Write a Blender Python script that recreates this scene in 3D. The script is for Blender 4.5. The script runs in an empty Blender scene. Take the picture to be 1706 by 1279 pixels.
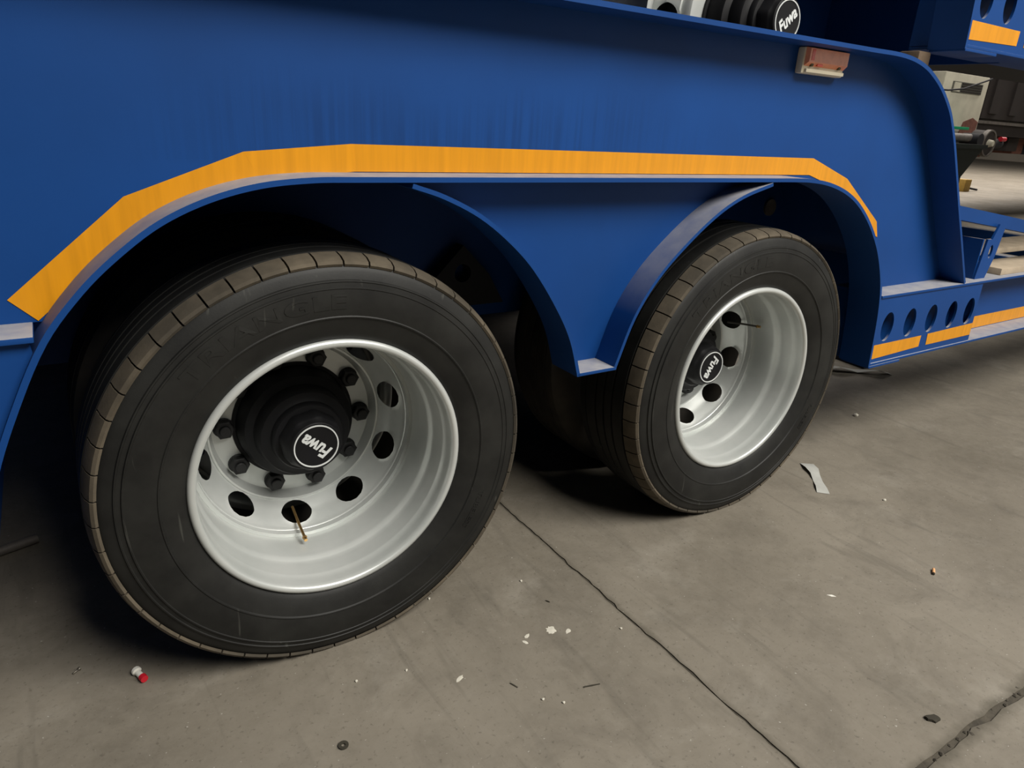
import bpy, bmesh, math, random
from mathutils import Vector, Matrix
random.seed(7)
SC = bpy.context.scene
COL = SC.collection
PI = math.pi

# ------------------------------------------------------------------ camera, world, lights, exposure
ZC = 0.458                                    # height of the wheel centres
FPX = 1160.43                                 # focal length in pixels of the 1706 px wide frame
YAW, PITCH, ROLL = 0.5905, 0.3684, 0.0589
fwd = Vector((math.sin(YAW) * math.cos(PITCH), math.cos(YAW) * math.cos(PITCH), -math.sin(PITCH)))
rgt = Vector((math.cos(YAW), -math.sin(YAW), 0))
upv = rgt.cross(fwd)
r2 = rgt * math.cos(ROLL) + upv * math.sin(ROLL)
u2 = -rgt * math.sin(ROLL) + upv * math.cos(ROLL)
cam_d = bpy.data.cameras.new('camera')
cam = bpy.data.objects.new('camera', cam_d)
COL.objects.link(cam)
m = Matrix((r2, u2, -fwd)).transposed().to_4x4()
m.translation = Vector((-0.4357, -1.3138, 0.7409 + ZC))
cam.matrix_world = m
cam_d.sensor_fit = 'HORIZONTAL'
cam_d.sensor_width = 36.0
cam_d.lens = FPX * 36.0 / 1706.0
cam_d.clip_start = 0.02
SC.camera = cam

w = bpy.data.worlds.new('hall_daylight')
SC.world = w
w.use_nodes = True
bg = w.node_tree.nodes['Background']
bg.inputs[0].default_value = (0.80, 0.90, 1.0, 1)
bg.inputs[1].default_value = 0.025


def area(name, loc, target, sx, sy, power, color):
    d = bpy.data.lights.new(name, 'AREA')
    d.shape = 'RECTANGLE'
    d.size, d.size_y, d.energy, d.color = sx, sy, power, color
    o = bpy.data.objects.new(name, d)
    COL.objects.link(o)
    o.location = loc
    o.rotation_euler = (Vector(target) - Vector(loc)).to_track_quat('-Z', 'Y').to_euler()
    return o


area('roof_skylight_near', (2.7, -5.0, 6.6), (1.1, -0.8, 0.3), 5.0, 3.4, 1020, (1.0, 0.965, 0.90))
area('panel_fill_light', (8.5, -6.0, 2.4), (1.8, 0.0, 1.0), 5.0, 4.4, 60, (1.0, 0.97, 0.93))  # unseen fill light, added to brighten the right of the side panel
area('yard_daylight', (22, 9, 10), (22, 9, 0), 26, 16, 7000, (1.0, 0.93, 0.86))  # area light put in for daylight on the far yard floor

SC.view_settings.view_transform = 'Standard'
SC.view_settings.look = 'None'
SC.view_settings.gamma = 1.0
SC.view_settings.use_curve_mapping = False
SC.view_settings.exposure = 0.0


# ------------------------------------------------------------------ materials
def s2l(c):
    return tuple(((v / 12.92) if v <= 0.04045 else ((v + 0.055) / 1.055) ** 2.4) for v in [x / 255 for x in c])


class NT:
    def __init__(self, name):
        self.m = bpy.data.materials.new(name)
        self.m.use_nodes = True
        self.t = self.m.node_tree
        self.b = self.t.nodes['Principled BSDF']
        self.co = self.t.nodes.new('ShaderNodeTexCoord').outputs['Object']

    def n(self, kind, **kw):
        nd = self.t.nodes.new(kind)
        for k, v in kw.items():
            setattr(nd, k, v)
        return nd

    def link(self, a, b):
        self.t.links.new(a, b)

    def noise(self, scale, detail=4, rough=0.6, stretch=None, dist=0.0):
        nd = self.n('ShaderNodeTexNoise')
        nd.inputs['Scale'].default_value = scale
        nd.inputs['Detail'].default_value = detail
        nd.inputs['Roughness'].default_value = rough
        nd.inputs['Distortion'].default_value = dist
        src = self.co
        if stretch:
            mp = self.n('ShaderNodeMapping')
            mp.inputs['Scale'].default_value = stretch
            self.link(src, mp.inputs['Vector'])
            src = mp.outputs[0]
        self.link(src, nd.inputs['Vector'])
        return nd.outputs[0]

    def ramp(self, fac, lo, hi, a=0.0, b=1.0):
        nd = self.n('ShaderNodeMapRange', clamp=True)
        nd.inputs[1].default_value, nd.inputs[2].default_value = lo, hi
        nd.inputs[3].default_value, nd.inputs[4].default_value = a, b
        self.link(fac, nd.inputs[0])
        return nd.outputs[0]

    def math(self, op, a, b):
        nd = self.n('ShaderNodeMath', operation=op)
        for i, v in enumerate((a, b)):
            if isinstance(v, (int, float)):
                nd.inputs[i].default_value = v
            else:
                self.link(v, nd.inputs[i])
        return nd.outputs[0]

    def mix(self, fac, a, b):
        nd = self.n('ShaderNodeMix', data_type='RGBA')
        if isinstance(fac, (int, float)):
            nd.inputs[0].default_value = fac
        else:
            self.link(fac, nd.inputs[0])
        for i, v in ((6, a), (7, b)):
            if isinstance(v, tuple):
                nd.inputs[i].default_value = (*v[:3], 1)
            else:
                self.link(v, nd.inputs[i])
        return nd.outputs[2]

    def color(self, c):
        if isinstance(c, tuple):
            self.b.inputs['Base Color'].default_value = (*c[:3], 1)
        else:
            self.link(c, self.b.inputs['Base Color'])

    def bump(self, h, strength, dist=0.002):
        nd = self.n('ShaderNodeBump')
        nd.inputs['Strength'].default_value = strength
        nd.inputs['Distance'].default_value = dist
        self.link(h, nd.inputs['Height'])
        self.link(nd.outputs[0], self.b.inputs['Normal'])

    def set(self, rough=0.5, metal=0.0, spec=0.5, coat=0.0):
        self.b.inputs['Roughness'].default_value = rough
        self.b.inputs['Metallic'].default_value = metal
        self.b.inputs['Specular IOR Level'].default_value = spec
        self.b.inputs['Coat Weight'].default_value = coat
        self.b.inputs['Coat Roughness'].default_value = 0.25
        return self


M = {}


def plain(name, col, rough=0.5, metal=0.0, var=0.12, scale=14.0, spec=0.5, bump=0.0):
    k = NT(name)
    nz = k.noise(scale, 5)
    dark = tuple(v * (1 - var) for v in col)
    light = tuple(min(1, v * (1 + var)) for v in col)
    k.color(k.mix(k.ramp(nz, 0.3, 0.7), dark, light))
    if bump:
        k.bump(k.noise(scale * 8, 4), bump)
    k.set(rough, metal, spec)
    M[name] = k.m
    return k.m


def blue_paint(name, base, dust_sheen=0.85):
    k = NT(name)
    nz = k.noise(2.2, 5, 0.55)
    c = k.mix(k.ramp(nz, 0.3, 0.72), tuple(v * 0.88 for v in base), tuple(v * 1.12 for v in base))
    # thin drips of darker paint that ran down the plate
    st = k.noise(75, 3, 0.6, (1.0, 1.0, 0.02))
    sz = k.n('ShaderNodeSeparateXYZ')
    k.link(k.co, sz.inputs[0])
    edge = k.math('ADD', sz.outputs[2], k.math('MULTIPLY', k.noise(9, 2, 0.5, (1, 1, 0.05)), 0.16))
    band = k.math('MULTIPLY', k.ramp(edge, 1.33, 1.25), k.ramp(sz.outputs[0], -0.35, 0.0))
    band = k.math('MULTIPLY', band, k.ramp(sz.outputs[0], 1.15, 0.5))
    band = k.math('MULTIPLY', band, k.ramp(sz.outputs[2], 1.09, 1.10))
    fac = k.math('MULTIPLY', k.ramp(st, 0.42, 0.60), k.math('MULTIPLY', band, 0.5))
    c = k.mix(fac, c, tuple(v * 0.62 for v in base))
    # grey dust lying on upward faces, with their glossy reflection coloured in
    g = k.n('ShaderNodeNewGeometry')
    sep = k.n('ShaderNodeSeparateXYZ')
    k.link(g.outputs['Normal'], sep.inputs[0])
    up = k.ramp(sep.outputs[2], 0.45, 0.97)
    df = k.math('MULTIPLY', up, k.ramp(k.noise(22, 5), 0.25, 0.65, dust_sheen * 0.65, dust_sheen))
    c = k.mix(df, c, (0.40, 0.385, 0.37))
    k.color(c)
    k.bump(k.noise(160, 3), 0.06, 0.001)
    k.set(0.5, 0.0, 0.22, 0.0)
    M[name] = k.m


blue_paint('blue_paint', (0.0048, 0.049, 0.205))
plain('matt_black', (0.012, 0.012, 0.016), 0.8)
plain('black_iron', (0.004, 0.004, 0.005), 0.6, 0.0, 0.3, spec=0.25)
plain('nut_black', (0.006, 0.006, 0.0065), 0.6, 0.0, 0.3)
plain('badge_white', (0.62, 0.64, 0.63), 0.5, 0, 0.03)
plain('brass', (0.42, 0.26, 0.10), 0.35, 0.9, 0.2)
plain('rod_grey', (0.12, 0.11, 0.10), 0.5, 0.5, 0.2)
plain('lens_orange', s2l((246, 158, 122)), 0.3, 0, 0.12, 60)
plain('lens_red', s2l((230, 70, 34)), 0.25, 0, 0.1, 40)
plain('lamp_white', s2l((226, 216, 190)), 0.45, 0, 0.06)
plain('screw_brown', s2l((80, 70, 40)), 0.5, 0.4)
plain('wood', s2l((176, 160, 138)), 0.85, 0, 0.2, 9, bump=0.3)
plain('wood_dark', s2l((105, 88, 70)), 0.85, 0, 0.25, 9, bump=0.3)
plain('plastic_clear', s2l((182, 182, 176)), 0.3, 0, 0.08, 30)
plain('paper_white', s2l((235, 232, 222)), 0.7, 0, 0.05)
plain('red_plastic', s2l((190, 30, 45)), 0.4, 0, 0.1)
plain('butt_tan', s2l((225, 170, 120)), 0.8)
plain('leaf_dark', s2l((52, 48, 38)), 0.9)
plain('steel_bit', s2l((120, 115, 105)), 0.4, 0.7)
plain('paint_spot', s2l((205, 200, 186)), 0.7, 0, 0.15, 60)
plain('cabinet_white', s2l((205, 200, 180)), 0.7, 0, 0.12, 5)
plain('vent_grey', s2l((98, 98, 90)), 0.7)
plain('container_brown', s2l((46, 40, 38)), 0.7, 0, 0.2, 3)
plain('bin_green', s2l((22, 34, 32)), 0.6, 0, 0.2)
plain('green_strap', s2l((20, 150, 100)), 0.5)
plain('rust_red', s2l((110, 70, 58)), 0.8, 0, 0.3)
plain('grey_iron', s2l((110, 104, 98)), 0.6, 0.2, 0.3)
plain('yellow_case', s2l((150, 120, 50)), 0.6, 0, 0.2)
plain('wall_plaster', s2l((190, 180, 165)), 0.9, 0, 0.1, 0.6)

# silver wheel paint
k = NT('silver_paint')
k.color(k.mix(k.ramp(k.noise(6, 4), 0.3, 0.7), (0.52, 0.545, 0.525), (0.62, 0.635, 0.615)))
k.bump(k.noise(300, 2), 0.05, 0.0006)
k.set(0.36, 0.35, 0.5)
M['silver_paint'] = k.m

# rubber
k = NT('tyre_rubber')
c = k.mix(k.ramp(k.noise(9, 5), 0.35, 0.75), (0.005, 0.005, 0.0045), (0.017, 0.017, 0.015))
sc_ = k.noise(55, 2, 0.4, (1, 1, 0.16), 0.6)
c = k.mix(k.ramp(sc_, 0.72, 0.78, 0, 0.2), c, (0.14, 0.14, 0.12))
k.color(c)
k.bump(k.noise(220, 4), 0.15, 0.001)
k.set(0.58, 0, 0.38)
M['tyre_rubber'] = k.m
k = NT('tread_dusty')
c = k.mix(k.ramp(k.noise(13, 5), 0.3, 0.7), (0.060, 0.049, 0.034), (0.130, 0.106, 0.074))
c = k.mix(k.ramp(k.noise(3.5, 4), 0.38, 0.66, 0.0, 0.75), c, (0.026, 0.024, 0.020))
k.color(c)
k.bump(k.noise(180, 4), 0.25, 0.001)
k.set(0.85, 0, 0.3)
M['tread_dusty'] = k.m
k = NT('tread_rubber')
c = k.mix(k.ramp(k.noise(7, 5), 0.35, 0.7), (0.018, 0.017, 0.015), (0.050, 0.042, 0.032))
k.color(c)
k.set(0.75, 0, 0.35)
M['tread_rubber'] = k.m

# amber tape
k = NT('amber_tape')
a = s2l((214, 142, 14))
st = k.noise(60, 3, 0.6, (1, 1, 0.06))
c = k.mix(k.ramp(st, 0.3, 0.7), tuple(v * 0.9 for v in a), tuple(min(1, v * 1.08) for v in a))
k.color(c)
k.bump(k.noise(24, 3, 0.5, (1, 1, 0.5)), 0.25, 0.003)
k.set(0.38, 0, 0.5)
M['amber_tape'] = k.m

# concrete
k = NT('concrete')
big = k.ramp(k.noise(0.9, 6, 0.62), 0.3, 0.72)
c = k.mix(big, (0.140, 0.122, 0.093), (0.235, 0.208, 0.166))
mid = k.ramp(k.noise(5.0, 7, 0.68, None, 0.6), 0.47, 0.70, 0, 0.62)
c = k.mix(mid, c, (0.12, 0.105, 0.082))
pale = k.ramp(k.noise(3.1, 6, 0.7, (1, 1.3, 1), 0.3), 0.56, 0.8, 0, 0.45)
c = k.mix(pale, c, (0.36, 0.335, 0.285))
fine = k.ramp(k.noise(26, 7, 0.75), 0.35, 0.7)
c = k.mix(k.math('MULTIPLY', fine, 0.18), c, (0.33, 0.30, 0.25))
scr = k.ramp(k.noise(14, 3, 0.6, (1.0, 0.12, 1), 1.2), 0.58, 0.72, 0, 0.4)
c = k.mix(scr, c, (0.11, 0.098, 0.078))
sxy = k.n('ShaderNodeSeparateXYZ')
k.link(k.co, sxy.inputs[0])
wob = k.math('MULTIPLY', k.noise(16, 4), 0.05)
d1 = k.math('SUBTRACT', k.math('ABSOLUTE', k.math('ADD', sxy.outputs[1], 0.925), 0), wob)
j1 = k.math('MULTIPLY', k.ramp(d1, 0.006, -0.020), k.ramp(sxy.outputs[0], 0.6, 0.8))
d2 = k.math('SUBTRACT', k.math('ABSOLUTE', k.math('ADD', sxy.outputs[0], -0.668), 0), k.math('MULTIPLY', k.noise(7, 4), 0.03))
j2 = k.math('MULTIPLY', k.ramp(d2, 0.001, -0.014), 0.75)
c = k.mix(k.math('MULTIPLY', k.math('MAXIMUM', j1, j2), 0.8), c, (0.085, 0.074, 0.054))
sp = k.ramp(k.noise(95, 3, 0.6), 0.60, 0.70, 0, 0.5)
c = k.mix(sp, c, (0.085, 0.074, 0.058))
ws = k.ramp(k.noise(110, 2, 0.5), 0.72, 0.77, 0, 0.55)
c = k.mix(ws, c, (0.55, 0.53, 0.48))
k.color(c)
hb = k.math('ADD', k.noise(60, 6, 0.7), k.math('MULTIPLY', k.noise(8, 4), 1.6))
k.bump(hb, 0.30, 0.002)
k.link(k.ramp(k.noise(2.0, 5), 0.3, 0.7, 0.55, 0.85), k.b.inputs['Roughness'])
k.b.inputs['Specular IOR Level'].default_value = 0.35
M['concrete'] = k.m
plain('joint_dirt', (0.062, 0.053, 0.039), 0.95, 0, 0.4, 30, bump=0.5)


# ------------------------------------------------------------------ mesh helpers
def mesh_from(name, verts, faces, smooth=False):
    me = bpy.data.meshes.new(name)
    me.from_pydata([tuple(v) for v in verts], [], faces)
    me.update()
    if smooth:
        me.polygons.foreach_set('use_smooth', [True] * len(me.polygons))
    return me


def bm_mesh(name, bm, smooth_deg=None):
    bmesh.ops.recalc_face_normals(bm, faces=bm.faces)
    me = bpy.data.meshes.new(name)
    bm.to_mesh(me)
    bm.free()
    if smooth_deg:
        me.polygons.foreach_set('use_smooth', [True] * len(me.polygons))
        me.set_sharp_from_angle(angle=math.radians(smooth_deg))
    return me


def link(name, me, mat, parent=None, loc=(0, 0, 0), rot=(0, 0, 0)):
    if mat and not me.materials:
        me.materials.append(M[mat] if isinstance(mat, str) else mat)
    o = bpy.data.objects.new(name, me)
    COL.objects.link(o)
    o.location = loc
    o.rotation_euler = rot
    o.parent = parent
    return o


def tag(o, label=None, cat=None, group=None, kind=None):
    for key, v in (('label', label), ('category', cat), ('group', group), ('kind', kind)):
        if v:
            o[key] = v
    return o


def empty(name, loc=(0, 0, 0), rot=(0, 0, 0)):
    o = bpy.data.objects.new(name, None)
    COL.objects.link(o)
    o.location = loc
    o.rotation_euler = rot
    o.empty_display_size = 0.1
    return o


def catmull(pts, n=5):
    out = []
    P = [Vector(p) for p in pts]
    for i in range(len(P) - 1):
        p0, p1, p2, p3 = P[max(i - 1, 0)], P[i], P[i + 1], P[min(i + 2, len(P) - 1)]
        seg = (p2 - p1).length
        if seg > 0.4:
            out.append(p1)
            continue
        m1, m2 = (p2 - p0).normalized() * seg, (p3 - p1).normalized() * seg
        for j in range(n):
            t = j / n
            out.append(p1 * (2 * t ** 3 - 3 * t * t + 1) + m1 * (t ** 3 - 2 * t * t + t) + p2 * (3 * t * t - 2 * t ** 3) + m2 * (t ** 3 - t * t))
    out.append(P[-1])
    return out


def offset(path, d):
    out = []
    for i, p in enumerate(path):
        a = path[max(i - 1, 0)]
        b = path[min(i + 1, len(path) - 1)]
        t = (b - a).normalized()
        out.append(p + Vector((-t.y, t.x)) * d)
    return out


def strip(path, thick, y0, y1):
    """plate that follows a path in the x-z plane; thick is measured to the path's own side"""
    q = offset(path, thick)
    bm = bmesh.new()
    rows = []
    for a, b in zip(path, q):
        rows.append([bm.verts.new((a.x, y0, a.y)), bm.verts.new((a.x, y1, a.y)), bm.verts.new((b.x, y1, b.y)), bm.verts.new((b.x, y0, b.y))])
    for r, s in zip(rows, rows[1:]):
        for i in range(4):
            j = (i + 1) % 4
            bm.faces.new((r[i], r[j], s[j], s[i]))
    bm.faces.new(rows[0])
    bm.faces.new(rows[-1][::-1])
    return bm_mesh('plate', bm, 35)


def poly_plate(outer, y0, y1, holes=()):
    """flat plate in the x-z plane between y0 and y1, with round holes (x, z, r) or oval ones (x, z, half width, half height)"""
    bm = bmesh.new()
    loops = [[tuple(p) for p in outer]]
    for (hx, hz, hr, *hv) in holes:
        hh = hv[0] if hv else hr
        loops.append([(hx + hr * math.cos(2 * PI * i / 28), hz + hh * math.sin(2 * PI * i / 28)) for i in range(28)])
    edges = []
    lv = []
    for lp in loops:
        vs = [bm.verts.new((p[0], y0, p[1])) for p in lp]
        lv.append(vs)
        for i in range(len(vs)):
            edges.append(bm.edges.new((vs[i], vs[(i + 1) % len(vs)])))
    bmesh.ops.triangle_fill(bm, use_beauty=True, use_dissolve=False, edges=edges, normal=(0, -1, 0))
    r = bmesh.ops.extrude_face_region(bm, geom=bm.faces[:])
    bmesh.ops.translate(bm, vec=(0, y1 - y0, 0), verts=[v for v in r['geom'] if isinstance(v, bmesh.types.BMVert)])
    return bm_mesh('plate', bm, 35)


def box_bm(bm, x0, x1, y0, y1, z0, z1, bev=0.0):
    r = bmesh.ops.create_cube(bm, size=1.0)
    for v in r['verts']:
        v.co = Vector(((x0 + x1) / 2 + v.co.x * (x1 - x0), (y0 + y1) / 2 + v.co.y * (y1 - y0), (z0 + z1) / 2 + v.co.z * (z1 - z0)))
    if bev:
        es = list({e for v in r['verts'] for e in v.link_edges})
        bmesh.ops.bevel(bm, geom=es, offset=bev, segments=2, affect='EDGES', profile=0.6)


def box(x0, x1, y0, y1, z0, z1, bev=0.0):
    bm = bmesh.new()
    box_bm(bm, x0, x1, y0, y1, z0, z1, bev)
    return bm_mesh('block', bm, 40 if bev else None)


def lathe(prof, seg=96, closed=False, smooth=35, clampz=None):
    """revolve (y, r) about the y axis"""
    bm = bmesh.new()
    rings = []
    for (y, r) in prof:
        ring = []
        for i in range(seg):
            a = 2 * PI * i / seg
            z = r * math.sin(a)
            if clampz is not None and z < clampz:
                z = clampz
            ring.append(bm.verts.new((r * math.cos(a), y, z)))
        rings.append(ring)
    pairs = list(zip(rings, rings[1:]))
    if closed:
        pairs.append((rings[-1], rings[0]))
    for a, b in pairs:
        for i in range(seg):
            j = (i + 1) % seg
            bm.faces.new((a[i], a[j], b[j], b[i]))
    if not closed:
        for ring in (rings[0], rings[-1]):
            if prof[0 if ring is rings[0] else -1][1] < 0.08:
                bm.faces.new(ring)
    return bm_mesh('lathe', bm, smooth)


def tube(points, rad, seg=10):
    bm = bmesh.new()
    P = [Vector(p) for p in points]
    rings = []
    for i, p in enumerate(P):
        t = (P[min(i + 1, len(P) - 1)] - P[max(i - 1, 0)]).normalized()
        a = t.orthogonal().normalized()
        if i and rings:
            a = (prev_a - t * prev_a.dot(t)).normalized()
        prev_a = a
        b = t.cross(a)
        rr = rad[i] if isinstance(rad, (list, tuple)) else rad
        rings.append([bm.verts.new(p + (a * math.cos(2 * PI * j / seg) + b * math.sin(2 * PI * j / seg)) * rr) for j in range(seg)])
    for r, s in zip(rings, rings[1:]):
        for j in range(seg):
            bm.faces.new((r[j], r[(j + 1) % seg], s[(j + 1) % seg], s[j]))
    bm.faces.new(rings[0])
    bm.faces.new(rings[-1])
    return bm_mesh('tube', bm, 50)


def text_mesh(s, size, extrude, shear=0.0, bold=0.0):
    cu = bpy.data.curves.new('lettering_curve', 'FONT')
    cu.body = s
    cu.size = size
    cu.extrude = extrude
    cu.shear = shear
    cu.offset = bold
    cu.align_x = 'CENTER'
    cu.align_y = 'CENTER'
    cu.resolution_u = 4
    o = bpy.data.objects.new('lettering_tmp', cu)
    COL.objects.link(o)
    dg = bpy.context.evaluated_depsgraph_get()
    dg.update()
    me = bpy.data.meshes.new_from_object(o.evaluated_get(dg))
    bpy.data.objects.remove(o)
    bpy.data.curves.remove(cu)
    return me


# ------------------------------------------------------------------ floor: concrete slabs with open joints
def floor_slab(poly):
    bm = bmesh.new()
    vs = [bm.verts.new((p[0], p[1], 0.0)) for p in poly]
    f = bm.faces.new(vs)
    r = bmesh.ops.extrude_face_region(bm, geom=[f])
    bmesh.ops.translate(bm, vec=(0, 0, -0.03), verts=[v for v in r['geom'] if isinstance(v, bmesh.types.BMVert)])
    bmesh.ops.triangulate(bm, faces=[x for x in bm.faces if len(x.verts) > 4], ngon_method='EAR_CLIP')
    return bm_mesh('floor_slab', bm)


def jag(p, q, step, amp, rnd):
    p, q = Vector(p), Vector(q)
    n = max(2, int((q - p).length / step))
    t = (q - p).normalized()
    nn = Vector((-t.y, t.x))
    out = []
    drift = 0
    for i in range(n + 1):
        drift = drift * 0.8 + rnd.uniform(-amp, amp) * 0.6
        out.append(p.lerp(q, i / n) + nn * (drift + rnd.uniform(-amp, amp) * 0.4))
    return out


rnd = random.Random(3)
floor = link('floor', mesh_from('floor', [(-12, -14, -0.003), (90, -14, -0.003), (90, 60, -0.003), (-12, 60, -0.003)], [(0, 1, 2, 3)]), 'joint_dirt')
tag(floor, 'grey concrete workshop floor with dirt filled joints', 'floor', None, 'structure')
JX, JY, G, G2 = 0.668, -0.925, 0.0032, 0.007
XL, XR, YN, YB = -12, 90, -14, 60


def drift_line(p, q, step, amp):
    return jag(p, q, step, amp, rnd)


# joint running away from the viewer (x = JX) and the one crossing it (y = JY)
mid_far = drift_line((JX, JY + G2), (JX, 3.0), 0.022, 0.0030)
mid_near = drift_line((JX, JY - G2), (JX, -2.4), 0.03, 0.003)
cr_left = drift_line((JX - G, JY), (-2.5, JY), 0.03, 0.004)
cr_right = drift_line((JX + G, JY), (3.2, JY), 0.03, 0.007)


def sh(path, dx, dy, amp=0.0024):
    return [(p.x + dx + rnd.uniform(-amp, amp), p.y + dy + rnd.uniform(-amp, amp)) for p in path]


slabs = [
    sh(mid_far, -G, 0) + [(JX - G, YB), (XL, YB), (XL, JY + G2)] + sh(cr_left, 0, G2)[::-1],
    sh(cr_right, 0, G2, 0.003) + [(XR, JY + G2), (XR, YB), (JX + G, YB)] + sh(mid_far, G, 0)[::-1][:-1],
    sh(mid_near, -G, 0)[::-1][:-1] + sh(cr_left, 0, -G2) + [(XL, JY - G2), (XL, YN), (JX - G, YN)],
    sh(mid_near, G, 0)[1:] + [(JX + G, YN), (XR, YN), (XR, JY - G2)] + sh(cr_right, 0, -G2, 0.003)[::-1],
]
for sl in slabs:
    link('floor_slab', floor_slab(sl), 'concrete', floor)

wall = link('wall_back', box(60, 60.4, -14, 60, 0, 9), 'wall_plaster')
tag(wall, 'pale plastered far wall of the workshop yard', 'wall', None, 'structure')

# ------------------------------------------------------------------ trailer body
YF, YW, YI = -0.060, 0.030, 0.055            # flange front edge, web plane, flange inner edge
ARCH = catmull([(-0.632, 0.30), (-0.622, 0.40), (-0.604, 0.50), (-0.570, 0.615), (-0.528, 0.716), (-0.472, 0.825), (-0.412, 0.900), (-0.355, 0.953), (-0.289, 1.001), (-0.213, 1.036), (-0.130, 1.058), (-0.042, 1.067), (0.046, 1.068), (0.12, 1.068), (1.22, 1.068), (1.30, 1.068), (1.373, 1.0665), (1.45, 1.059), (1.523, 1.043), (1.585, 1.021), (1.640, 0.992), (1.700, 0.949), (1.754, 0.899), (1.80, 0.846), (1.839, 0.785), (1.866, 0.730), (1.884, 0.675), (1.898, 0.61), (1.906, 0.551), (1.913, 0.49), (1.918, 0.433)])
TOPP = catmull([(-7.0, 1.4245), (1.46, 1.4245), (1.56, 1.4245), (1.665, 1.4245), (1.75, 1.418), (1.825, 1.402), (1.884, 1.379), (1.940, 1.350), (1.988, 1.317), (2.03, 1.282), (2.063, 1.245), (2.10, 1.199), (2.16, 1.115), (2.247, 0.990), (2.35, 0.846), (2.454, 0.699)])


def V2(a, b):
    return Vector((a, b))


def blue(name, me, parent, mat='blue_paint'):
    return link(name, me, mat, parent)


def make_trailer(root):
    arch_top = offset(ARCH, 0.010)
    # main side plate
    up = [p for p in arch_top if p.y > 0.835 and p.x < 1] + [p for p in arch_top if p.x >= 1 and p.y > 0.69]
    inner_top = offset(TOPP, -0.010)
    outline = [(-7.0, 0.838), (up[0].x, 0.838)] + [(p.x, p.y) for p in up] + [(1.895, 0.690), (2.44, 0.690)] + [(p.x, p.y) for p in inner_top][::-1]
    blue('side_panel', poly_plate(outline, YW, YW + 0.006), root)
    low = [p for p in arch_top if p.x < 0 and p.y < 0.828]
    blue('skirt_panel', poly_plate([(-7.0, 0.29)] + [(p.x, p.y) for p in low] + [(low[-1].x - 0.003, 0.829), (-7.0, 0.829)], -0.046, -0.040), root)
    blue('wheel_arch_flange', strip(ARCH, 0.010, YF, YI), root)
    blue('top_flange', strip(TOPP, -0.011, YF, 0.10), root)
    blue('side_ledge', box(-7.0, -0.488, YF, YW, 0.829, 0.839, 0.002), root)
    # gusset that hangs between the wheels
    gl = catmull([(0.150, 1.0575), (0.219, 1.036), (0.302, 0.997), (0.379, 0.942), (0.446, 0.878), (0.522, 0.776), (0.566, 0.698), (0.598, 0.603)])
    gr = catmull([(1.215, 1.0575), (1.105, 1.026), (1.022, 0.986), (0.927, 0.917), (0.836, 0.832), (0.771, 0.736), (0.724, 0.610)])
    gi, gj = offset(gl, 0.008), offset(gr, -0.008)
    g = blue('wheel_gusset', poly_plate([(p.x, p.y) for p in gi] + [(gi[-1].x, 0.612), (gj[-1].x, 0.612)] + [(p.x, p.y) for p in gj][::-1] + [(1.21, 1.0675), (0.155, 1.0675)], 0.018, 0.024), root)
    blue('gusset_flange', strip(gl, 0.009, YF, 0.046), g)
    blue('gusset_flange', strip(gr, -0.009, YF, 0.046), g)
    blue('gusset_foot', box(0.598, 0.7245, YF, 0.046, 0.603, 0.612, 0.002), g)
    # low rail behind the wheels
    lft = [p for p in offset(ARCH, 0.010) if p.x > 1.5 and p.y < 0.684]
    lft = [(p.x + 0.001, p.y) for p in lft]
    holes = [(x, 0.5745, 0.036, 0.053) for x in (1.985, 2.131, 2.278, 2.425, 2.560)]
    blue('perforated_plate', poly_plate(lft + [(2.628, 0.446), (2.612, 0.683), (1.893, 0.683)], -0.055, -0.047, holes), root)
    blue('rail_web', box(1.93, 6.4, YW, YW + 0.008, 0.446, 0.684), root)
    blue('rail_top_flange', box(1.897, 6.4, YF, 0.12, 0.684, 0.694, 0.002), root)
    blue('rail_bottom_flange', box(1.925, 6.4, YF, 0.12, 0.4365, 0.446, 0.002), root)
    blue('rail_shoe', box(1.921, 2.118, YF - 0.001, 0.05, 0.4275, 0.4365, 0.002), root)
    blue('rail_end_plate', box(1.925, 1.935, -0.046, 0.12, 0.447, 0.683), root)
    blue('hole_dark_plate', box(2.600, 2.606, -0.047, YW, 0.446, 0.684), root)  # unseen closing plate, added so the holes stay dark inside
    for x in (2.9, 4.1, 5.3):
        blue('cross_member', box(x, x + 0.08, 0.12, 2.32, 0.46, 0.60), root)
    blue('far_rail', box(1.9, 6.4, 2.34, 2.44, 0.44, 0.69), root)
    # everything behind the wheels
    roof = [p for p in ARCH if p.x < 1.40] + [V2(2.40, 1.0665)]
    blue('well_shade_plate', strip(roof, 0.006, YI, 2.40), root)  # plate added over the wheel wells to keep them dark
    blue('inner_frame', poly_plate([(-7.0, 0.545), (2.40, 0.545), (2.40, 1.067), (-7.0, 1.067)], 0.70, 0.708), root)
    blue('hole_disc', lathe([(0.690, 0.010), (0.690, 0.036), (0.700, 0.036)], 28), root, 'grey_iron').location = (2.211, 0, 0.883)  # grey disc standing in for an open hole in the frame
    blue('far_side_light_block', box(-7.0, 2.3, 2.40, 2.41, 0.001, 1.42), root)  # far side, carried down to the floor to block light
    blue('front_bulkhead', box(-7.0, -2.39, 0.03, 2.40, 0.10, 1.42), root)
    blue('well_end_plate', box(2.40, 2.41, 0.06, 2.39, 0.434, 0.72), root)
    blue('gooseneck_end_plate', strip([p for p in TOPP if p.x > 1.5], -0.008, 0.10, 2.39), root)
    # amber tape
    Tt = [(-0.516, 0.878), (-0.331, 1.037), (-0.134, 1.112), (0.064, 1.130), (1.493, 1.127), (1.684, 1.069), (1.906, 0.930)]
    Tb = [(-0.480, 0.840), (-0.304, 0.991), (-0.110, 1.064), (0.070, 1.0795), (1.488, 1.0795), (1.655, 1.036), (1.868, 0.902)]
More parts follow.
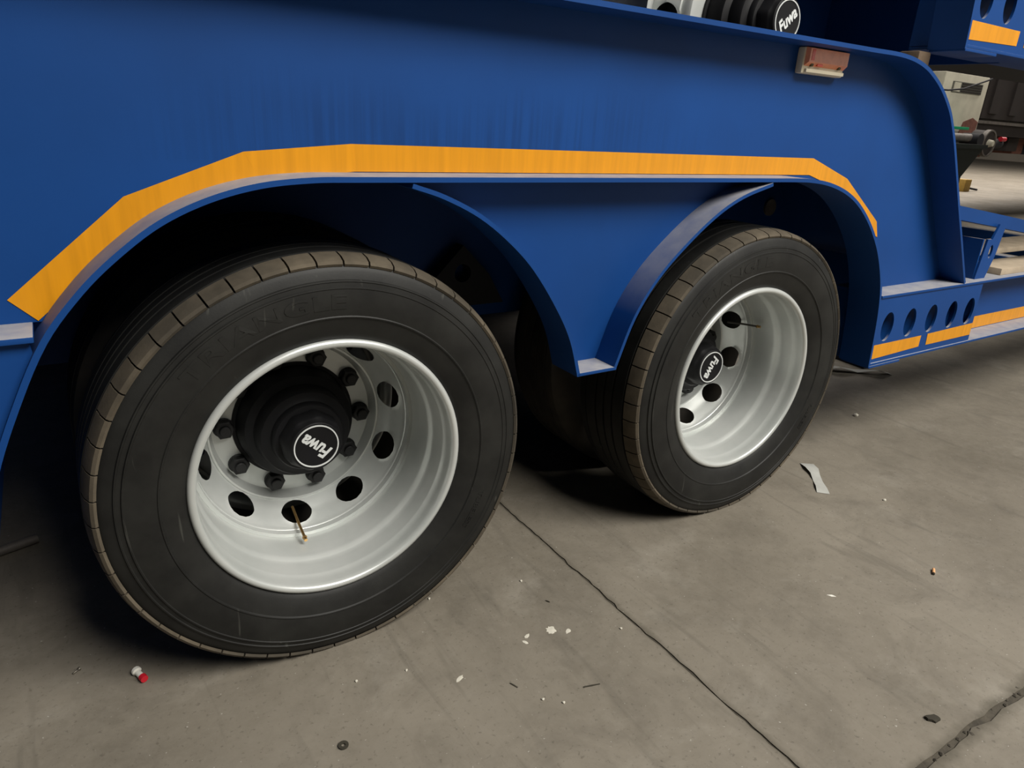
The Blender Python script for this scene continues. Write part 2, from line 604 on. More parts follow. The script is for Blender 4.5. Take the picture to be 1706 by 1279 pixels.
    for i in range(6):
        a, b, c, d = Tt[i], Tt[i + 1], Tb[i + 1], Tb[i]
        e = 0.0005 * i
        pts = [a, b, c, d] if i < 5 else [a, b, (1.931, 0.877), c, d]
        tag(blue('reflective_tape', poly_plate(pts, YW - 0.0012 - e * 0.2, YW), root, 'amber_tape'), 'amber reflective tape')
    for (x0, x1, za, zb, zc_, zd, y) in ((1.921, 2.238, 0.460, 0.512, 0.469, 0.512, -0.055), (2.289, 2.622, 0.469, 0.513, 0.470, 0.519, -0.055)):
        tag(blue('reflective_tape', poly_plate([(x0, za), (x1, zc_), (x1, zd), (x0 - 0.006, zb)], y - 0.0012, y), root, 'amber_tape'), 'amber reflective tape')
    tag(blue('reflective_tape', poly_plate([(2.625, 0.449), (6.3, 0.449), (6.3, 0.502), (2.625, 0.502)], YW - 0.0012, YW), root, 'amber_tape'), 'amber reflective tape')


LX, LY, LZ = 0.050, -0.020, 1.027
lower = empty('semi_trailer', (0, 0, 0))
tag(lower, 'blue low loader trailer with amber tape standing on two visible dual wheels', 'trailer', 'stacked blue trailers')
make_trailer(lower)

# marker lamp under the top flange
lamp = link('marker_lamp', box(1.332, 1.518, 0.008, YW, 1.347, 1.4125, 0.005), 'lamp_white', lower)
bm = bmesh.new()
v = [bm.verts.new(p) for p in ((1.342, -0.004, 1.376), (1.515, -0.004, 1.376), (1.517, 0.008, 1.366), (1.338, 0.008, 1.366),
                               (1.342, -0.004, 1.410), (1.515, -0.004, 1.410), (1.517, 0.008, 1.4125), (1.338, 0.008, 1.4125))]
for f in ((0, 1, 5, 4), (0, 3, 2, 1), (4, 5, 6, 7), (0, 4, 7, 3), (1, 2, 6, 5)):
    bm.faces.new([v[i] for i in f])
tag(link('lens', bm_mesh('lens', bm), 'lens_orange', lamp), 'faded orange lamp lens')
link('reflector_bar', box(1.350, 1.362, -0.0048, -0.0035, 1.380, 1.407), 'lens_red', lamp)
link('reflector_chip', box(1.385, 1.408, -0.001, 0.008, 1.368, 1.373), 'lens_red', lamp)
SCR = lathe([(0.0, 0.001), (0.0, 0.0055), (0.009, 0.0055)], 10)
link('screw', SCR, 'screw_brown', lamp, (1.364, 0, 1.3705))
link('screw', SCR, 'screw_brown', lamp, (1.488, 0, 1.3705))
link('lamp_ledge', box(1.342, 1.512, 0.000, 0.010, 1.350, 1.3595, 0.002), 'lamp_white', lamp)

# ------------------------------------------------------------------ wheels
RIM = [(0.004, 0.2985), (-0.004, 0.2988), (-0.0085, 0.2965), (-0.0105, 0.2920), (-0.0105, 0.2880), (-0.0085, 0.2840), (-0.0040, 0.2815), (0.004, 0.2808),
       (0.016, 0.2806), (0.030, 0.2804), (0.034, 0.2785), (0.040, 0.2778), (0.074, 0.2765), (0.084, 0.2762), (0.090, 0.2740), (0.097, 0.2700), (0.106, 0.2685),
       (0.150, 0.2680), (0.205, 0.2680), (0.228, 0.2690), (0.236, 0.2760), (0.240, 0.290), (0.238, 0.298), (0.233, 0.297), (0.230, 0.285), (0.20, 0.2745), (0.15, 0.2745), (0.11, 0.2755), (0.09, 0.282), (0.04, 0.2870), (0.012, 0.292)]
DISC = [(0.189, 0.2678), (0.188, 0.2585), (0.2040, 0.2575), (0.2060, 0.2555), (0.2105, 0.2550), (0.2500, 0.2350), (0.2810, 0.2130), (0.2785, 0.2100), (0.2800, 0.2060), (0.2900, 0.2035), (0.3040, 0.2010), (0.310, 0.1960), (0.310, 0.146)]


def prof_at(sv, P, cum):
    for i in range(len(P) - 1):
        if sv <= cum[i + 1] + 1e-9:
            t = (sv - cum[i]) / (cum[i + 1] - cum[i])
            return P[i][0] + (P[i + 1][0] - P[i][0]) * t, P[i][1] + (P[i + 1][1] - P[i][1]) * t
    return P[-1]


def disc_mesh():
    """dished disc with ten round hand holes; hole 0 is centred on angle 0"""
    bm = bmesh.new()
    P = DISC
    cum = [0]
    for a, b in zip(P, P[1:]):
        cum.append(cum[-1] + math.hypot(b[0] - a[0], b[1] - a[1]))

    def vert(sv, th, dy=0.0):
        y, r = prof_at(sv, P, cum)
        return bm.verts.new((r * math.cos(th), y + dy, r * math.sin(th)))
    i0, i1 = 4, 6                                  # the conical band that carries the holes
    s0, s1 = cum[i0], cum[i1]
    smid = (s0 + s1) / 2
    N = 10
    NS = 8                                          # boundary points on each side of a cell
    hr = 0.0390
    rmid = prof_at(smid, P, cum)[1]
    for h in range(N):
        ca = 2 * PI * h / N
        half = PI / N
        per = []
        for i in range(NS):
            per.append((s0, ca - half + 2 * half * i / NS))
        for i in range(NS):
            per.append((s0 + (s1 - s0) * i / NS, ca + half))
        for i in range(NS):
            per.append((s1, ca + half - 2 * half * i / NS))
        for i in range(NS):
            per.append((s1 - (s1 - s0) * i / NS, ca - half))
        n = len(per)
        rings = []
        hole_ang = []
        for (sv, th) in per:
            dx, dy = (th - ca) * rmid, sv - smid
            hole_ang.append(math.atan2(dy, dx))
        for tt in (1.0, 0.6, 0.25, 0.0):
            ring = []
            for (sv, th), an in zip(per, hole_ang):
                hs, ht = smid + hr * math.sin(an), ca + hr * math.cos(an) / rmid
                ring.append(vert(hs + (sv - hs) * tt, ht + (th - ht) * tt))
            rings.append(ring)
        lip = [bm.verts.new(v.co + Vector((-v.co.x * 0.02, 0.007, -v.co.z * 0.02))) for v in rings[-1]]
        rings.append(lip)
        for a, b in zip(rings, rings[1:]):
            for i in range(n):
                j = (i + 1) % n
                bm.faces.new((a[i], a[j], b[j], b[i]))
    seg = N * NS
    for rng in (range(0, i0 + 1), range(i1, len(P))):
        rr = []
        for idx in rng:
            rr.append([vert(cum[idx], 2 * PI * i / seg - PI / N) for i in range(seg)])
        for a, b in zip(rr, rr[1:]):
            for i in range(seg):
                j = (i + 1) % seg
                bm.faces.new((a[i], a[j], b[j], b[i]))
    bmesh.ops.remove_doubles(bm, verts=bm.verts[:], dist=0.00015)
    return bm_mesh('wheel_disc', bm, 40)


def mirror_mesh(me, yc):
    c = me.copy()
    for v in c.vertices:
        v.co.y = 2 * yc - v.co.y
    c.flip_normals()
    return c


ME = {}
ME['rim'] = lathe(RIM, 128, closed=True, smooth=40)
ME['disc'] = disc_mesh()
TR = 0.4715
TYRE = [(0.010, 0.2885), (0.002, 0.2960), (-0.004, 0.3010), (-0.010, 0.3120), (-0.017, 0.3300), (-0.0215, 0.3470), (-0.0245, 0.3490), (-0.0250, 0.3510), (-0.0235, 0.3530),
        (-0.0262, 0.3700), (-0.0272, 0.3900), (-0.0262, 0.4070), (-0.0275, 0.4085), (-0.0272, 0.4110), (-0.0240, 0.4125), (-0.0232, 0.4200), (-0.0245, 0.4215), (-0.0240, 0.4240), (-0.0205, 0.4255), (-0.0185, 0.4330), (-0.0160, 0.4400), (-0.0120, 0.4500), (-0.0060, 0.4545), (0.0300, 0.4585)]
ribs = [0.030, 0.0365, 0.0770, 0.0850, 0.1140, 0.1220, 0.1510, 0.1590, 0.1985, 0.2050]
for i in range(0, 9):
    a, b = ribs[i], ribs[i + 1]
    if i % 2 == 0:                                   # groove
        TYRE += [(a + 0.001, 0.4585), (b - 0.001, 0.4585)]
    else:
        TYRE += [(a, TR), (b, TR)]
TYRE += [(0.206, 0.4705), (0.235, 0.4660), (0.247, 0.4540), (0.254, 0.440), (0.261, 0.400), (0.261, 0.37), (0.256, 0.345), (0.246, 0.315), (0.236, 0.2990), (0.228, 0.2885)]
ME['tyre'] = lathe(TYRE, 180, closed=True, smooth=32, clampz=-ZC)
NB = 54


def tread_block(i):
    a0, a1 = 2 * PI * (i + 0.035) / NB, 2 * PI * (i + 0.965) / NB
    prof = [(-0.0135, 0.4490), (-0.0165, 0.4540), (-0.0125, 0.4600), (0.004, 0.4665), (0.030, 0.4705), (0.030, 0.4570)]
    bm = bmesh.new()
    rows = []
    for s in range(4):
        a = a0 + (a1 - a0) * s / 3
        row = []
        for (y, r) in prof:
            z = max(r * math.sin(a), -ZC + 0.0004 * (0.03 - y) / 0.03)
            row.append(bm.verts.new((r * math.cos(a), y, z)))
        rows.append(row)
    for r, s in zip(rows, rows[1:]):
        for j in range(len(prof) - 1):
            bm.faces.new((r[j], r[j + 1], s[j + 1], s[j]))
    bm.faces.new(rows[0])
    bm.faces.new(rows[-1])
    return bm_mesh('tread_block', bm, 30)


ME['block'] = [tread_block(i) for i in range(NB)]
HUB = [(0.350, 0.150), (0.3065, 0.1500), (0.3060, 0.1415), (0.300, 0.1400), (0.268, 0.1365), (0.256, 0.131), (0.252, 0.122), (0.248, 0.1135), (0.232, 0.1110), (0.214, 0.1090), (0.209, 0.1055), (0.207, 0.0930), (0.203, 0.0860), (0.190, 0.0840), (0.186, 0.0810), (0.184, 0.0720)]
ME['hub'] = lathe(HUB + [(0.183, 0.05)], 72, smooth=38)


def cap_mesh():
    bm = bmesh.new()
    rings = []
    for (y, r, octo) in ((0.190, 0.073, 1), (0.1520, 0.0690, 1), (0.1480, 0.0660, 1), (0.1425, 0.0610, 0), (0.1350, 0.0585, 0), (0.1335, 0.0565, 0), (0.1340, 0.0480, 0)):
        ring = []
        for i in range(48):
            a = 2 * PI * i / 48
            rr = r
            if octo:
                q = (a + 0.2) % (PI / 4) - PI / 8
                rr = r * math.cos(PI / 8) / math.cos(q) * 1.03
            ring.append(bm.verts.new((rr * math.cos(a), y, rr * math.sin(a))))
        rings.append(ring)
    for a, b in zip(rings, rings[1:]):
        for i in range(48):
            bm.faces.new((a[i], a[(i + 1) % 48], b[(i + 1) % 48], b[i]))
    bm.faces.new(rings[-1])
    return bm_mesh('hub_cap', bm, 30)


ME['cap'] = cap_mesh()
ME['ring'] = lathe([(0.1340, 0.0530), (0.1318, 0.0528), (0.1318, 0.0500), (0.1340, 0.0498)], 64, closed=True, smooth=30)


def nut_mesh():
    bm = bmesh.new()
    rings = []
    for (y, r, hexa) in ((0.310, 0.0240, 0), (0.3050, 0.0245, 0), (0.3040, 0.0228, 1), (0.2880, 0.0220, 1), (0.2860, 0.0190, 0), (0.2855, 0.0135, 0), (0.2780, 0.0130, 0), (0.2765, 0.0110, 0)):
        ring = []
        for i in range(18):
            a = 2 * PI * i / 18
            rr = r
            if hexa:
                q = a % (PI / 3) - PI / 6
                rr = r * math.cos(PI / 6) / math.cos(q) * 1.06
            ring.append(bm.verts.new((rr * math.cos(a), y, rr * math.sin(a))))
        rings.append(ring)
    for a, b in zip(rings, rings[1:]):
        for i in range(18):
            bm.faces.new((a[i], a[(i + 1) % 18], b[(i + 1) % 18], b[i]))
    bm.faces.new(rings[-1])
    return bm_mesh('lug_nut', bm, 30)


ME['nut'] = nut_mesh()
txt = text_mesh('Fuwa', 0.0390, 0.0009, 0.22, 0.0011)
for v in txt.vertices:                                # lay the lettering on the hub face, reading from outside
    x, y, z = v.co
    v.co = (x * 0.95, 0.1332 - z, y * 1.12)
ME['logo'] = txt


def sidewall_text(s, size, r0, start, spread=1.0):
    me = text_mesh(s, size, 0.0007, 0.0, 0.0006)
    xs = [v.co.x for v in me.vertices]
    x0 = min(xs)
    for v in me.vertices:
        x, y, z = v.co
        r = r0 + y
        a = start - (x - x0) * spread / r0
        t = min(max((r - 0.353) / 0.054, 0), 1)
        ys = -0.0235 - 0.0037 * math.sin(t * PI * 0.75)
        v.co = (r * math.cos(a), ys - 0.0002 - z, r * math.sin(a))
    return me


ME['letters1'] = sidewall_text('TRIANGLE', 0.042, 0.381, math.radians(137), 1.75)
ME['letters2'] = sidewall_text('TRIANGLE', 0.042, 0.381, math.radians(141), 1.75)
ME['size1'] = sidewall_text('TUBELESS', 0.018, 0.378, math.radians(-20), 1.3)


def make_wheel(parent, x, z, rot, badge, letters, y0=0.0, outer=True, inner=True):
    """front rim = the wheel mesh; tyre, disc, hub, nuts, valve are its pieces"""
    hubparent = None
    if outer:
        wh = link('wheel', ME['rim'], 'silver_paint', parent, (x, y0, z))
        tag(wh, 'silver painted steel wheel')
        hubparent = wh
        link('wheel_disc', ME['disc'], 'silver_paint', wh, rot=(0, -rot - math.radians(12), 0))
        tag(link('tyre', ME['tyre'], 'tyre_rubber', wh), 'black ribbed tyre')
        link('sidewall_lettering', letters, 'tyre_rubber', wh)
        link('sidewall_lettering', ME['size1'], 'tyre_rubber', wh)
        for b in ME['block']:
            link('tread_block', b, 'tread_dusty', wh)
        for i in range(10):
            a = math.radians(33 + 36 * i) + rot
            link('lug_nut', ME['nut'], 'nut_black', wh, (0.1690 * math.cos(a), 0, 0.1690 * math.sin(a)))
        a = math.radians(-98) + rot
        ca, sa = math.cos(a), math.sin(a)
        pts = [(0.224 * ca, 0.262, 0.224 * sa), (0.238 * ca, 0.210, 0.238 * sa), (0.249 * ca, 0.155, 0.249 * sa)]
        vs = link('valve_stem', tube(pts, [0.0035, 0.0035, 0.0035], 8), 'brass' if rot == 0 else 'rod_grey', wh)
        d = (Vector(pts[2]) - Vector(pts[1])).normalized()
        p = Vector(pts[2])
        link('valve_cap', tube([p, p + d * 0.004, p + d * 0.005, p + d * 0.014], [0.0050, 0.0062, 0.0045, 0.0045], 8), 'brass', wh)
        vs['label'] = 'thin brass valve stem' if rot == 0 else 'thin dull valve stem'
    if inner:
        iw = link('inner_wheel', ME['rim_m'], 'silver_paint', parent, (x, y0, z))
        link('wheel_disc', ME['disc_m'], 'silver_paint', iw, rot=(0, -rot - math.radians(12), 0))
        if outer:
            link('tyre', ME['tyre_m'], 'tread_rubber', iw)
        hubparent = hubparent or iw
    link('hub', ME['hub'], 'black_iron', hubparent)
    link('hub_cap', ME['cap'], 'black_iron', hubparent)
    tag(link('badge_ring', ME['ring'], 'badge_white', hubparent), 'white ring around the hub badge')
    tag(link('badge_lettering', ME['logo'], 'badge_white', hubparent, rot=(0, -badge, 0)), 'white Fuwa lettering')
    link('axle_beam', AX, 'matt_black', hubparent)


ME['rim_m'] = mirror_mesh(ME['rim'], 0.312)
ME['disc_m'] = mirror_mesh(ME['disc'], 0.312)
ME['tyre_m'] = mirror_mesh(ME['tyre'], 0.312)
AX = lathe([(0.345, 0.19), (0.36, 0.20), (0.55, 0.20), (0.56, 0.12), (0.60, 0.075), (2.1, 0.075), (2.11, 0.05)], 32)
make_wheel(lower, 0.0, ZC, 0.0, math.radians(140), ME['letters1'])
make_wheel(lower, 1.3216, ZC, math.radians(124), math.radians(-118), ME['letters2'])
# leaf spring and hangers between the axles
for x0 in (0.0, 1.3216):
    for j in range(3):
        L = 0.46 - 0.09 * j
        pts = [V2(x0 - L + 2 * L * t / 12, 0.60 - 0.014 * j + 0.05 * (2 * t / 12 - 1) ** 2) for t in range(13)]
        link('spring_leaf', strip(pts, 0.011, 0.76, 0.84), 'matt_black', lower)
link('spring_equaliser', poly_plate([(0.50, 0.60), (0.82, 0.60), (0.76, 0.70), (0.66, 0.80), (0.56, 0.70)], 0.645, 0.695, [(0.66, 0.71, 0.03)]), 'matt_black', lower)

# ------------------------------------------------------------------ second trailer stacked on top
upper = empty('semi_trailer', (LX, LY, LZ))
tag(upper, 'second blue trailer stacked on top, only its black hub and lower rail in view', 'trailer', 'stacked blue trailers')
for ch in list(lower.children):
    nm = ch.name.split('.')[0]
    if nm in ('wheel', 'inner_wheel', 'marker_lamp', 'spring_leaf', 'spring_equaliser', 'far_side_light_block', 'front_bulkhead', 'skirt_panel', 'side_ledge', 'far_rail', 'inner_frame', 'hole_disc', 'cross_member'):
        continue
    c = ch.copy()
    COL.objects.link(c)
    c.parent = upper
    for g in ch.children:
        d = g.copy()
        COL.objects.link(d)
        d.parent = c
make_wheel(upper, 1.3216, ZC, math.radians(60), math.radians(42), None, outer=False)
make_wheel(upper, 0.0, ZC, math.radians(20), math.radians(80), None, outer=False)
blue('deck_floor', box(2.0, 9.5, 0.12, 2.40, 0.753, 0.775), upper, 'matt_black')  # plain black, while the other trailer plates are blue
blue('well_back_plate', box(-7.0, 2.4, 0.78, 0.79, 0.44, 1.067), upper)

# ------------------------------------------------------------------ sloping ramp rail and bracket on the low deck
ramp = link('ramp_rail', poly_plate([(2.30, 0.938), (4.6, 0.662), (4.6, 0.710), (2.30, 0.986)], -0.012, 0.06), 'blue_paint', lower)
brk = link('rail_bracket', poly_plate([(2.585, 0.694), (2.665, 0.694), (2.700, 0.780), (2.720, 0.900), (2.668, 0.905), (2.640, 0.848), (2.605, 0.850)], -0.030, -0.022, [(2.652, 0.800, 0.014, 0.026)]), 'blue_paint', lower)
link('bracket_side', box(2.585, 2.593, -0.022, 0.10, 0.694, 0.85), 'blue_paint', brk)

pl = link('wooden_plank', box(2.80, 3.95, -0.030, 0.11, 0.694, 0.722, 0.004), 'wood')
tag(pl, 'pale wooden plank lying along the top flange of the low blue rail', 'plank', 'planks on the low deck')
pl = link('wooden_plank', box(3.9, 6.2, 0.56, 0.80, 0.600, 0.630, 0.004), 'wood')
tag(pl, 'pale wooden plank further in across the dark cross members', 'plank', 'planks on the low deck')
sp = link('wood_spacer', box(1.905, 1.975, 0.02, 0.09, 1.375, 1.454, 0.008), 'wood_dark')
tag(sp, 'small brown wooden block wedged between the stacked trailers', 'wood block')

# ------------------------------------------------------------------ litter on the floor
def prism(points, h, z=0.0, top_jit=0.0, seed=0):
    rr = random.Random(seed)
    bm = bmesh.new()
    a = [bm.verts.new((p[0], p[1], z)) for p in points]
    b = [bm.verts.new((p[0] * 0.97, p[1] * 0.97, z + h + rr.uniform(0, top_jit))) for p in points]
    n = len(points)
    bm.faces.new(a[::-1])
    bm.faces.new(b)
    for i in range(n):
        bm.faces.new((a[i], a[(i + 1) % n], b[(i + 1) % n], b[i]))
    return bm_mesh('piece', bm)


def blob(r, n, seed, sx=1, sy=1):
    rr = random.Random(seed)
    return [(r * sx * rr.uniform(0.7, 1.15) * math.cos(2 * PI * i / n), r * sy * rr.uniform(0.7, 1.15) * math.sin(2 * PI * i / n)) for i in range(n)]


def ribbon(pts, w, th=0.0012, twist=None):
    """thin strip of film on the floor: pts are (x, y, z)"""
    bm = bmesh.new()
    P = [Vector(p) for p in pts]
    rows = []
    for i, p in enumerate(P):
        t = (P[min(i + 1, len(P) - 1)] - P[max(i - 1, 0)])
        t.z = 0
        t.normalize()
        n = Vector((-t.y, t.x, 0))
        ww = w[i] if isinstance(w, (list, tuple)) else w
        k_ = (twist[i] if twist else 0)
        a, b = p - n * ww / 2 + Vector((0, 0, max(0, k_))), p + n * ww / 2 + Vector((0, 0, max(0, -k_)))
        rows.append([bm.verts.new(a), bm.verts.new(b), bm.verts.new(b + Vector((0, 0, th))), bm.verts.new(a + Vector((0, 0, th)))])
    for r, s in zip(rows, rows[1:]):
        for j in range(4):
            bm.faces.new((r[j], r[(j + 1) % 4], s[(j + 1) % 4], s[j]))
    bm.faces.new(rows[0])
    bm.faces.new(rows[-1][::-1])
    return bm_mesh('ribbon', bm, 40)


o = link('plastic_strip', ribbon([(1.882, 0.062, 0.0006), (1.852, 0.020, 0.008), (1.828, -0.012, 0.003), (1.795, -0.048, 0.0008), (1.757, -0.088, 0.004), (1.732, -0.114, 0.001)], [0.052, 0.050, 0.036, 0.034, 0.040, 0.044], 0.001, [0.0, 0.004, 0.006, 0, 0.004, 0]), 'plastic_clear')
tag(o, 'whitish strip of plastic film lying alone on the open concrete', 'plastic strip')
o = link('plastic_scrap', ribbon([(2.96, 0.74, 0.001), (3.02, 0.69, 0.014), (3.10, 0.63, 0.008), (3.18, 0.56, 0.016), (3.26, 0.53, 0.002)], [0.07, 0.08, 0.05, 0.05, 0.03], 0.0015, [0.01, 0.02, 0, 0.015, 0]), 'plastic_clear')
tag(o, 'crumpled grey plastic scrap on the floor under the blue rail corner', 'plastic scrap')
o = link('steel_bar', box(-0.16, 0.16, -0.03, 0.03, 0, 0.03, 0.003), 'matt_black', None, (3.235, 0.80, 0), (0, 0, math.radians(86)))
tag(o, 'short black bar on the floor behind the right wheel', 'bar')
o = link('cigarette_butt', tube([(0, -0.012, 0.0042), (0, -0.002, 0.0042), (0, 0.012, 0.0042)], [0.004, 0.0042, 0.0042], 10), 'butt_tan', None, (1.61, -0.568, 0), (0, 0, math.radians(-62)))
link('burnt_tip', tube([(0, -0.018, 0.004), (0, -0.0121, 0.0042)], [0.003, 0.0038], 8), 'leaf_dark', o)
tag(o, 'tiny orange cigarette butt on the concrete', 'cigarette butt')
bolt = link('plastic_plug', tube([(0, 0.018, 0.010), (0, 0.012, 0.010), (0, 0.010, 0.009), (0, -0.010, 0.009)], [0.010, 0.010, 0.0065, 0.0065], 12), 'paper_white', None, (-0.425, 0.100, 0), (0, 0, math.radians(20)))
link('plug_cap', tube([(0, -0.0101, 0.0095), (0, -0.021, 0.0095)], [0.0085, 0.008], 12), 'red_plastic', bolt)
tag(bolt, 'small white plug with a red cap on the floor by the big wheel', 'plug')
o = link('screw_bit', tube([(-0.008, 0, 0.003), (0.004, 0, 0.003), (0.006, 0, 0.004), (0.009, 0, 0.004)], [0.002, 0.002, 0.004, 0.004], 8), 'steel_bit', None, (-0.542, 0.184, 0), (0, 0, 0.6))
tag(o, 'tiny shiny screw in the shade near the white plug', 'screw')
for i, (x, y, l, a, lab, mt) in enumerate(((0.281, -0.324, 0.021, 112, 'pale thin rod lying on the concrete below the white paint splat', 'steel_bit'),
                                           (0.435, -0.412, 0.040, -16, 'dark thin twig on the concrete right of the pale rod', 'leaf_dark'),
                                           (0.517, -0.123, 0.012, 118, 'short dark stick above the white paint splat', 'leaf_dark'))):
    o = link('thin_rod', tube([(-l / 2, 0, 0.0016), (0, 0, 0.0018), (l / 2, 0, 0.0016)], [0.0013, 0.0016, 0.0012], 7), mt, None, (x, y, 0), (0, 0, math.radians(a)))
    tag(o, lab, 'rod')
spots = [((0.4615, -0.217), 0.0135, 1.0, 1.0, 'round white paint splat, the largest on the concrete'),
         ((0.497, -0.240), 0.0070, 1.4, 0.9, 'faint white paint speck right beside the large paint splat'),
         ((0.396, -0.205), 0.0060, 1.5, 0.8, 'narrow white paint speck left of the large paint splat'),
         ((0.380, -0.221), 0.0062, 0.7, 1.5, 'white paint dribble below left of the large paint splat'),
         ((0.185, -0.246), 0.0085, 1.5, 0.6, 'elongated white paint smear nearest the big wheel')]
for i, (p, r, sx, sy, lab) in enumerate(spots):
    o = link('paint_splat', prism(blob(r, 18, 20 + i, sx, sy), 0.0006), 'paint_spot', None, (p[0], p[1], 0), (0, 0, 0.5))
    tag(o, lab, 'paint splat', 'white paint splats on the floor')
o = link('paper_chip', prism([(-0.012, -0.002), (0.0, -0.0045), (0.013, 0.0), (0.002, 0.004)], 0.001), 'paper_white', None, (1.231, -0.484, 0), (0, 0, -0.9))
tag(o, 'tiny white paper sliver in the middle of the right slab', 'paper sliver')
o = link('dead_leaf', prism(blob(0.013, 12, 5, 1.4, 0.8), 0.003, 0, 0.005, 4), 'leaf_dark', None, (1.04, -0.864, 0), (0, 0, -0.5))
tag(o, 'dark shrivelled leaf beside the crossing floor joint', 'leaf')
o = link('flat_washer', lathe([(0.0, 0.0105), (0.002, 0.0105), (0.002, 0.004), (0.0, 0.004)], 16, closed=True), 'leaf_dark', None, (-0.104, -0.289, 0), (PI / 2, 0, 0))
o.location.z = 0.002
tag(o, 'dark flat washer on the concrete in the foreground', 'washer')
grit = [(-0.122, 0.022, 0.0055), (0.502, -0.017, 0.0045), (0.247, 0.036, 0.0040), (0.09, -0.165, 0.0035), (0.315, -0.39, 0.004), (0.35, -0.42, 0.004), (0.62, -0.30, 0.004), (-0.02, -0.14, 0.004), (1.89, -0.25, 0.006), (2.52, 0.26, 0.012)]
GRIT_LABELS = ['tiny pale pebble touching the foot of the big wheel', 'tiny pale pebble above the short dark stick', 'tiny pale pebble beside the right edge of the big tyre',
               'tiny pale pebble below the elongated paint smear', 'tiny pale pebble below the dark twig, left of its pair', 'tiny pale pebble below the dark twig, right of its pair',
               'tiny pale pebble close to the long floor joint', 'tiny pale pebble between the big tyre and the dark washer', 'tiny pale pebble right of the plastic strip',
               'small pale pebble near the floor under the blue rail']
for i, (x, y, r) in enumerate(grit):
    bm = bmesh.new()
    bmesh.ops.create_icosphere(bm, subdivisions=1, radius=r)
    rr = random.Random(60 + i)
    for v in bm.verts:
        v.co *= rr.uniform(0.75, 1.1)
        v.co.z = max(v.co.z * 0.8, -r * 0.5) + r * 0.5
    o = link('pebble', bm_mesh('pebble', bm), 'paint_spot', None, (x, y, 0))
    tag(o, GRIT_LABELS[i], 'pebble', 'pale pebbles on the floor')
# stones and dirt crumbs lying in the crossing joint
for i in range(26):
    x = 0.72 + 1.1 * rnd.random()
    bm = bmesh.new()
    r = rnd.uniform(0.004, 0.010)
    bmesh.ops.create_icosphere(bm, subdivisions=1, radius=r)
    for v in bm.verts:
        v.co *= rnd.uniform(0.7, 1.15)
        v.co.z *= 0.7
    o = link('joint_stone', bm_mesh('joint_stone', bm), 'joint_dirt', floor, (x, JY + rnd.uniform(-0.010, 0.010), -0.003))
# short pipe added as a pale glint in the dark under the front of the trailer
o = link('glint_pipe', tube([(-0.05, 0, 0.014), (0.05, 0, 0.014)], 0.014, 14), 'grey_iron', None, (-0.655, 0.77, 0), (0, 0, 0.30))
tag(o, 'short grey pipe standing in for a pale glint on the dark floor under the trailer, far left', 'pipe')

# ------------------------------------------------------------------ far background
cab = empty('white_cabinet', (10.05, 3.9, 0))
tag(cab, 'white cabinet with grey louvred vent in the far background', 'cabinet')
link('cabinet_body', box(-0.62, 0.53, 0.0, 0.30, 1.28, 2.02, 0.01), 'cabinet_white', cab)
link('cabinet_stand', box(-0.50, 0.45, 0.05, 0.25, 0.0, 1.28), 'container_brown', cab)
vent = link('vent_frame', box(-0.40, 0.37, -0.012, 0.0, 1.79, 1.92), 'vent_grey', cab)
for i in range(4):
    link('vent_slat', box(-0.18, 0.34, -0.022, -0.012, 1.802 + 0.030 * i, 1.818 + 0.030 * i), 'container_brown', vent)
link('vent_plate', box(-0.38, -0.22, -0.020, -0.012, 1.80, 1.91), 'cabinet_white', vent)
link('rust_patch', prism([(0.05, 0.0), (0.5, 0.02), (0.52, 0.17), (0.35, 0.22), (0.12, 0.16)], 0.004), 'rust_red', cab, (0.0, -0.001, 1.285), (PI / 2, 0, 0))

ctr = empty('dark_container', (11.25, 4.2, 0))
tag(ctr, 'dark brown container on a chassis in the far background', 'container')
link('container_body', box(0.0, 14.0, 0.0, 2.4, 1.53, 4.0), 'container_brown', ctr)
for i in range(12):
    link('container_rib', box(0.15 + 0.62 * i, 0.40 + 0.62 * i, -0.03, 0.0, 1.60, 3.9), 'container_brown', ctr)
link('chassis_rail', box(-0.2, 14.0, 0.0, 0.12, 1.46, 1.50), 'grey_iron', ctr)
link('chassis_beam', box(-0.2, 14.0, 0.05, 0.3, 1.30, 1.46), 'container_brown', ctr)
for x in (-0.1, 13.0):
    for y in (0.1, 2.0):
        link('support_leg', box(x, x + 0.2, y, y + 0.2, 0.0, 1.53), 'matt_black', ctr)

rr_ = random.Random(11)
for i in range(9):
    x0 = -0.1 + 0.42 * i
    link('undercarriage_box', box(x0, x0 + rr_.uniform(0.28, 0.45), 0.15 + rr_.uniform(0, 0.2), 0.9, 1.04 + rr_.uniform(0, 0.10), 1.30, 0.02), rr_.choice(['rust_red', 'container_brown', 'container_brown', 'matt_black']), ctr)
binn = empty('scrap_bin', (9.2, 3.2, 0))
tag(binn, 'dark green scrap bin with sloping side in the far background', 'bin')
link('bin_body', poly_plate([(-1.2, 0.20), (-0.62, 0.36), (0.20, 1.12), (-1.2, 1.12)], 0.0, 0.9), 'bin_green', binn)
link('bin_rim', box(-1.2, 0.24, -0.03, 0.93, 1.12, 1.17), 'bin_green', binn)
link('bin_foot', box(-1.1, -0.75, 0.05, 0.85, 0.0, 0.30), 'bin_green', binn)
axl = empty('spare_axle', (9.20, 3.45, 1.17))
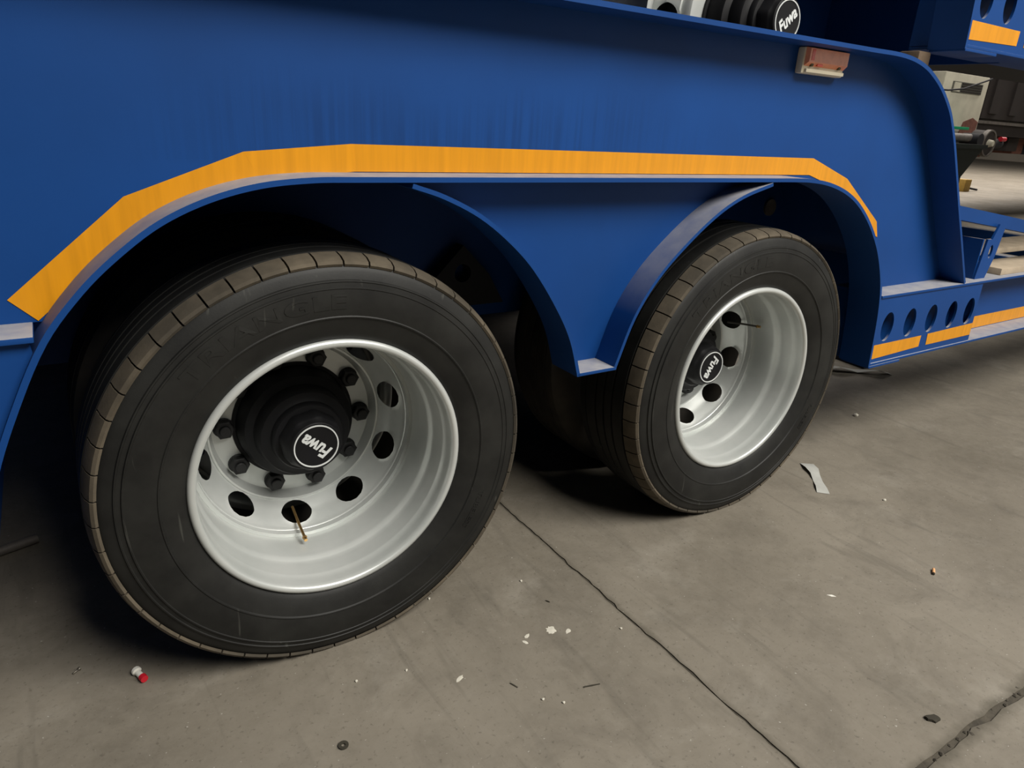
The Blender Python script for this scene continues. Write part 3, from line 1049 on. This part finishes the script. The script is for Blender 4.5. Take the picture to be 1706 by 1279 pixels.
tag(axl, 'dirty spare axle with round brake drum lying on the bin', 'axle')
link('axle_tube', tube([(-0.7, 0, 0.07), (0.45, 0, 0.07)], 0.05, 14), 'grey_iron', axl)
link('brake_drum', lathe([(-0.10, 0.03), (-0.10, 0.15), (0.08, 0.16), (0.10, 0.05)], 28), 'container_brown', axl, (0.62, 0, 0.02))
link('drum_rim', lathe([(-0.115, 0.165), (-0.115, 0.145), (-0.06, 0.145), (-0.06, 0.165)], 28, closed=True), 'grey_iron', axl, (0.62, 0, 0.02))
link('drum_hub', lathe([(-0.16, 0.02), (-0.16, 0.035), (-0.10, 0.05)], 16), 'cabinet_white', axl, (0.62, 0, 0.02))
link('brake_chamber', lathe([(-0.12, 0.02), (-0.12, 0.08), (0.1, 0.08)], 16), 'matt_black', axl, (0.36, 0, 0.05))
link('axle_bracket', box(0.26, 0.58, -0.06, 0.05, -0.15, -0.01), 'rust_red', axl)
link('hub_stub', tube([(0.78, 0, 0.02), (1.15, 0, 0.02)], [0.09, 0.05], 14), 'matt_black', axl)
link('red_cap', tube([(1.0, -0.06, 0.08), (1.12, -0.06, 0.08)], 0.03, 10), 'red_plastic', axl)
o = link('green_strap', box(9.45, 10.05, 3.74, 3.82, 1.34, 1.375, 0.005), 'green_strap')
tag(o, 'bright green strip above the spare axle in the far background', 'strap')
link('strap_post', box(9.55, 9.62, 3.75, 3.81, 0.0, 1.34), 'matt_black', o)
o = link('yellow_case', box(-0.17, 0.14, -0.15, 0.15, 0, 0.30, 0.02), 'yellow_case', None, (19.3, 8.0, 0))
link('case_handle', tube([(0.14, 0, 0.10), (0.62, -0.1, 0.04)], 0.025, 8), 'matt_black', o)
tag(o, 'small yellow brown case on the bright floor beyond the trailer', 'case')
o = link('hanging_cable', tube([(8.2, 3.3, 1.73), (8.43, 3.3, 1.735), (8.76, 3.3, 1.768), (9.32, 3.3, 1.904), (10.2, 3.3, 2.16)], 0.010, 8), 'matt_black')
tag(o, 'thin black cable crossing in front of the white cabinet', 'cable')
